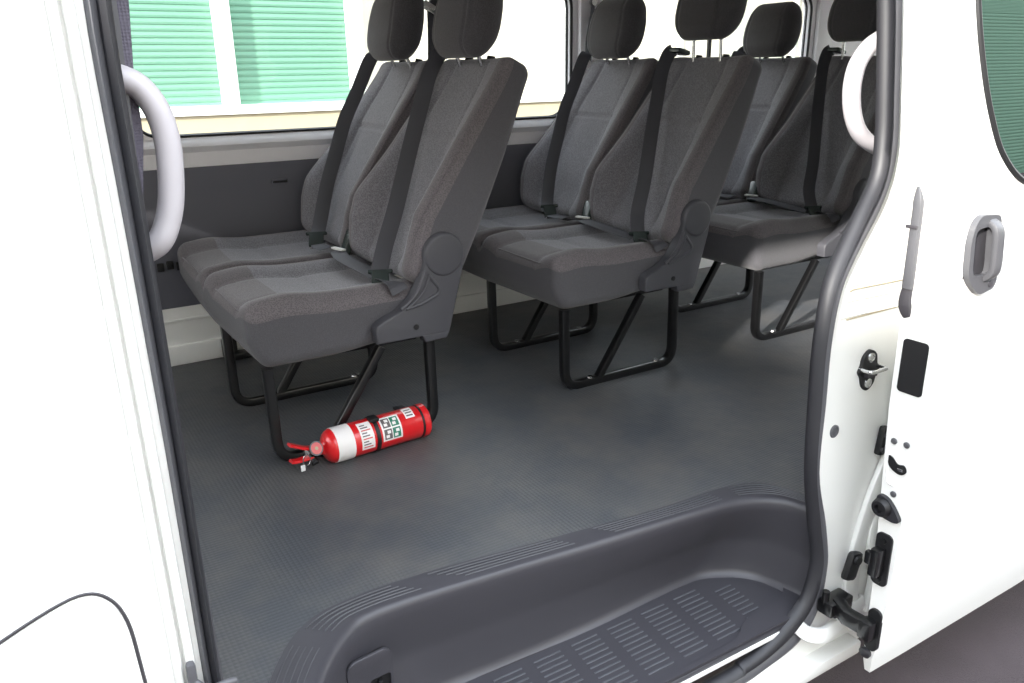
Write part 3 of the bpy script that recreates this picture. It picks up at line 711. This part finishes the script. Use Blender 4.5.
# embossed surround and lock slot
bm = bmesh.new(); tube(bm, smooth_path([(XE-.0005, -1.030, .20), (XE-.0005, -1.031, .155), (XE-.0005, -1.037, .138), (XE-.0005, -1.050, .136)], 5), .002, 6); D(obj('edge_emboss', bm, M['white']))
bm = plate([(p.x, p.z) for p in smooth_path([(-1.030, 0, .197), (-1.040, 0, .196), (-1.052, 0, .186), (-1.066, 0, .188), (-1.072, 0, .176), (-1.062, 0, .166), (-1.046, 0, .168), (-1.033, 0, .178)], 5, True)], [], XE-.002, XE+.003, 'YZ'); D(obj('lock_slot', bm, M['black'], smooth=False))
bm = bmesh.new(); box(bm, (XE-.003, -1.06, .177), (.004, .012, .006), .001); D(obj('lock_claw', bm, M['chrome']))
# rubber guide cone
bm = plate([(p.x, p.z) for p in smooth_path([(-1.024, 0, .105), (-1.040, 0, .108), (-1.056, 0, .098), (-1.076, 0, .072), (-1.070, 0, .062), (-1.044, 0, .062), (-1.026, 0, .072)], 5, True)], [], XE-.010, XE+.003, 'YZ')
gc = D(obj('guide_bumper', bm, M['seal'], angle=30))
bm = bmesh.new(); lathe(bm, (XE-.008, -1.038, .084), (-1, 0, 0), [(0, .021), (.010, .019), (.014, .016), (.014, .009), (.006, .008), (.006, 0)], 20); obj('bumper_cup', bm, M['black'], gc)
# black guide block
bm = plate(rrect(-1.068, -.098, -1.032, .025, .012), [], XE-.005, XE+.003, 'YZ'); gb = D(obj('guide_block', bm, M['black'], angle=30))
bm = bmesh.new(); box(bm, (XE-.018, -1.048, -.038), (.026, .022, .065), .006); box(bm, (XE-.026, -1.036, -.030), (.014, .016, .03), .004); obj('guide_pad', bm, M['blackm'], gb)
for z in (.008, -.085):
    bm = bmesh.new(); cyl(bm, (XE-.005, -1.05, z), (XE-.010, -1.05, z), .007, n=6); obj('bolt', bm, M['blackm'], gb)
# lower roller arm
bm = plate(rrect(-1.070, -.262, -1.040, -.158, .014), [], XE-.006, XE+.003, 'YZ'); ra = D(obj('roller_arm', bm, M['black'], angle=30))
bm = bmesh.new(); box(bm, (XE-.018, -1.050, -.205), (.03, .03, .045), .006)
sweep(bm, [(XE-.015, -1.045, -.205), (XE-.02, -1.00, -.203), (XE-.005, -.965, -.20)], rsec(.035, .028, .005), side=(0, 0, 1))
obj('arm_bar', bm, M['blackm'], ra)
bm = bmesh.new(); box(bm, (XE+.0, -.955, -.205), (.075, .04, .035), .006); box(bm, (XE+.01, -.945, -.225), (.05, .05, .02), .005); cyl(bm, (XE-.03, -.95, -.20), (XE-.03, -.95, -.165), .008, n=12); obj('arm_bracket', bm, M['blackm'], ra)
bm = bmesh.new(); box(bm, (1.02, -.945, -.135), (.04, .02, .07), .01, Matrix.Rotation(.3, 3, 'Y')); cyl(bm, (1.02, -.955, -.115), (1.02, -.962, -.115), .011, n=16); obj('arm_roller', bm, M['black'], ra)
bm = bmesh.new(); lathe(bm, (XE, -1.045, -.275), (-1, 0, -.2), [(0, .013), (.008, .013), (.012, .008), (.014, 0)], 16); D(obj('stop_buffer', bm, M['seal']))

# ------------------------------------------------------------------ hardware on the body jamb
stk = thing('door_striker', 'black oval striker plate with silver loop and two screws on the white door jamb', 'striker', (1.065, -.895, .316))
def K(o, t): o.parent = t; o.matrix_parent_inverse = Matrix.Translation(-Vector(t.location)); return o
ys = sy(.316)-.002
bm = plate([(p.x, p.z) for p in smooth_path([(1.065, 0, .362), (1.085, 0, .350), (1.091, 0, .328), (1.102, 0, .316), (1.092, 0, .302), (1.085, 0, .28), (1.065, 0, .268), (1.045, 0, .28), (1.038, 0, .302), (1.030, 0, .316), (1.038, 0, .33), (1.045, 0, .350)], 4, True)], [], ys-.006, ys+.002)
K(obj('plate', bm, M['black'], angle=30), stk)
for z in (.345, .286):
    bm = bmesh.new(); lathe(bm, (1.065, ys-.005, z), (0, -1, 0), [(0, .012), (.004, .011), (.006, .007), (.004, .005), (.004, 0)], 16); K(obj('screw', bm, M['chrome']), stk)
bm = bmesh.new(); sweep(bm, fillet([(1.038, ys, .322), (1.038, ys-.03, .322), (1.092, ys-.03, .322), (1.092, ys, .322)], .008, 4), circ(.0045, 10)); K(obj('loop', bm, M['chrome']), stk)
box_ = bmesh.new(); box(box_, (1.065, ys-.010, .308), (.034, .012, .012), .002); K(obj('catch', box_, M['greyd']), stk)
pg = bmesh.new(); lathe(pg, (.963, sy(.197)+.001, .197), (0, -1, 0), [(0, .015), (.004, .015), (.006, .012), (.004, .009), (.005, 0)], 20)
tag(obj('body_plug', pg, M['seal2']), 'round grey rubber plug in the white door jamb below the striker', 'plug')
bb = thing('jamb_buffer', 'small black rubber buffer on the jamb tucked behind the door edge', 'buffer', (1.12, -.90, .13))
bm = bmesh.new(); box(bm, (1.120, -.912, .14), (.022, .018, .07), .007, Matrix.Rotation(.15, 3, 'Y')); K(obj('pad', bm, M['black']), bb)
bm = bmesh.new(); cyl(bm, (1.122, -.918, .155), (1.122, -.926, .155), .009, n=14); cyl(bm, (1.114, -.918, .122), (1.114, -.924, .122), .007, n=14); K(obj('fixing', bm, M['greyd']), bb)
# lower rail cover
bm = bmesh.new(); P = smooth_path([(.862, -.925, -.235), (.885, -.945, -.262), (.925, -.958, -.275), (.975, -.955, -.272), (1.03, -.945, -.268), (1.10, -.93, -.27)], 6)
sweep(bm, P, rsec(.035, .018, .006), side=(0, .3, 1), scale=lambda t: interp(t, [0, .3, 1], [.9, 1.0, .9]))
rc = obj('rail_cover', bm, M['white']); tag(rc, 'curved white lower rail cover at the bottom right corner of the doorway', 'rail cover')
# small hook stop at the foot of the front pillar
hk = thing('door_stop', 'small grey rubber door stop at the foot of the left door pillar', 'door stop', (-.362, -.91, .18))
bm = bmesh.new(); box(bm, (-.368, -.917, .185), (.012, .014, .06), .005); K(obj('pad', bm, M['seal2']), hk)
bm = bmesh.new(); sweep(bm, smooth_path([(-.366, -.92, .185), (-.352, -.93, .175), (-.33, -.935, .178), (-.318, -.932, .174)], 5), circ(.005, 10)); K(obj('arm', bm, M['seal2']), hk)

# ------------------------------------------------------------------ outside
bm = bmesh.new(); box(bm, (3, 0, -.70), (80, 80, .1)); g = obj('ground', bm, M['asphalt'], smooth=False); tag(g, kind='structure')
YB = 12.0
def shutter(x0, x1, z0, z1, y, flip, label, grp=None, pitch=.095):
    t = thing('roller_shutter', label, 'roller shutter', ((x0+x1)/2, y, z0), grp)
    bm = bmesh.new(); nn = int((z1-z0)/pitch); s = 1 if flip else -1; pr = None
    for k in range(nn):
        z = z0+k*pitch
        for (dz, dy) in ((0, .0), (.010, .0), (.016, .010), (.0475, .016), (.079, .010), (.085, 0)):
            a = bm.verts.new((x0, y+s*dy, z+dz)); b = bm.verts.new((x1, y+s*dy, z+dz))
            if pr: bm.faces.new((pr[0], pr[1], b, a))
            pr = (a, b)
    o = obj('curtain', bm, M['shutter'], t, angle=20); o.matrix_parent_inverse = Matrix.Translation(-Vector(t.location))
    bm = bmesh.new(); box(bm, ((x0+x1)/2, y+s*.02, z0+.02), (x1-x0, .06, .06), .01); o = obj('bottom_bar', bm, M['post'], t); o.matrix_parent_inverse = Matrix.Translation(-Vector(t.location))
shutter(0.20, 2.68, .42, 5, YB, False, 'green slatted roller shutter seen through the side window, left of the white post', 'green roller shutters across the yard')
shutter(2.93, 4.85, .42, 5, YB, False, 'green slatted roller shutter seen through the side window, right of the white post', 'green roller shutters across the yard')
tag(bpy.data.objects['roller_shutter'], group='green roller shutters across the yard')
bw = thing('shed_wall', 'pale cream shed wall across the yard, seen through the side windows', 'building', (10, YB, -.65))
def BW(o): o.parent = bw; o.matrix_parent_inverse = Matrix.Translation(-Vector(bw.location)); return o
bm = bmesh.new(); box(bm, (12, YB-.10, -.15), (44, .3, 1.02)); BW(obj('base_wall', bm, M['cream2'], smooth=False))
bm = bmesh.new(); box(bm, (12, YB-.12, .38), (44, .36, .09)); BW(obj('wall_cap', bm, M['post'], smooth=False))
for x0, x1 in ((2.68, 2.93), (4.85, 5.1)):
    bm = bmesh.new(); box(bm, ((x0+x1)/2, YB-.08, 2.6), (x1-x0, .22, 4.7), .02); BW(obj('post', bm, M['post']))
bm = bmesh.new(); box(bm, (19.6, YB+.1, 2.6), (29.0, .2, 4.7)); box(bm, (-6, YB+.1, 2.6), (12.3, .2, 4.7)); BW(obj('cream_cladding', bm, M['cream'], smooth=False))
for x in (7.2, 9.4, 12.4, 16):
    bm = bmesh.new(); box(bm, (x, YB-.03, 2.6), (.12, .1, 4.7), .01); BW(obj('downpipe', bm, M['post']))
# shed on the near side, mirrored in the door glass
YN = -13
bs = thing('opposite_shed', 'pale shed with green shutter across from the van, reflected in the door glass', 'building', (9, YN, -.65))
bm = bmesh.new(); box(bm, (22, YN-.15, 3.4), (60, .2, 8)); o = obj('cladding', bm, M['cream'], bs, smooth=False); o.matrix_parent_inverse = Matrix.Translation(-Vector(bs.location))
shutter(17.0, 44.0, -.6, 7, YN, True, 'wide green shutter on the opposite shed, reflected in the door glass')

# added unseen sun blocker: its roof line keeps the low sun off the cabin floor
hd2 = Vector((sd.x, sd.y, 0)).normalized(); pc = Vector((-.33, -.87, 0))-hd2*8.5
nb = thing('sun_blocker', 'unseen cream block added ahead of the van to hold back the low sun', 'building', (pc.x, pc.y, -.65)); nb.rotation_euler = (0, 0, math.atan2(hd2.y, hd2.x))
bm = bmesh.new(); box(bm, (-1.5, 0, 2.65), (3, 9, 5.30)); obj('blocker_walls', bm, M['cream'], nb, smooth=False)
bm = bmesh.new(); box(bm, (-1.5, 0, 5.36), (3.1, 9.1, .12), .01); obj('blocker_top_edge', bm, M['post'], nb, smooth=False)
bm = bmesh.new(); box(bm, (.02, -2, 1.05), (.06, 1, 2.1), .01); obj('blocker_door', bm, M['shutter'], nb, smooth=False)
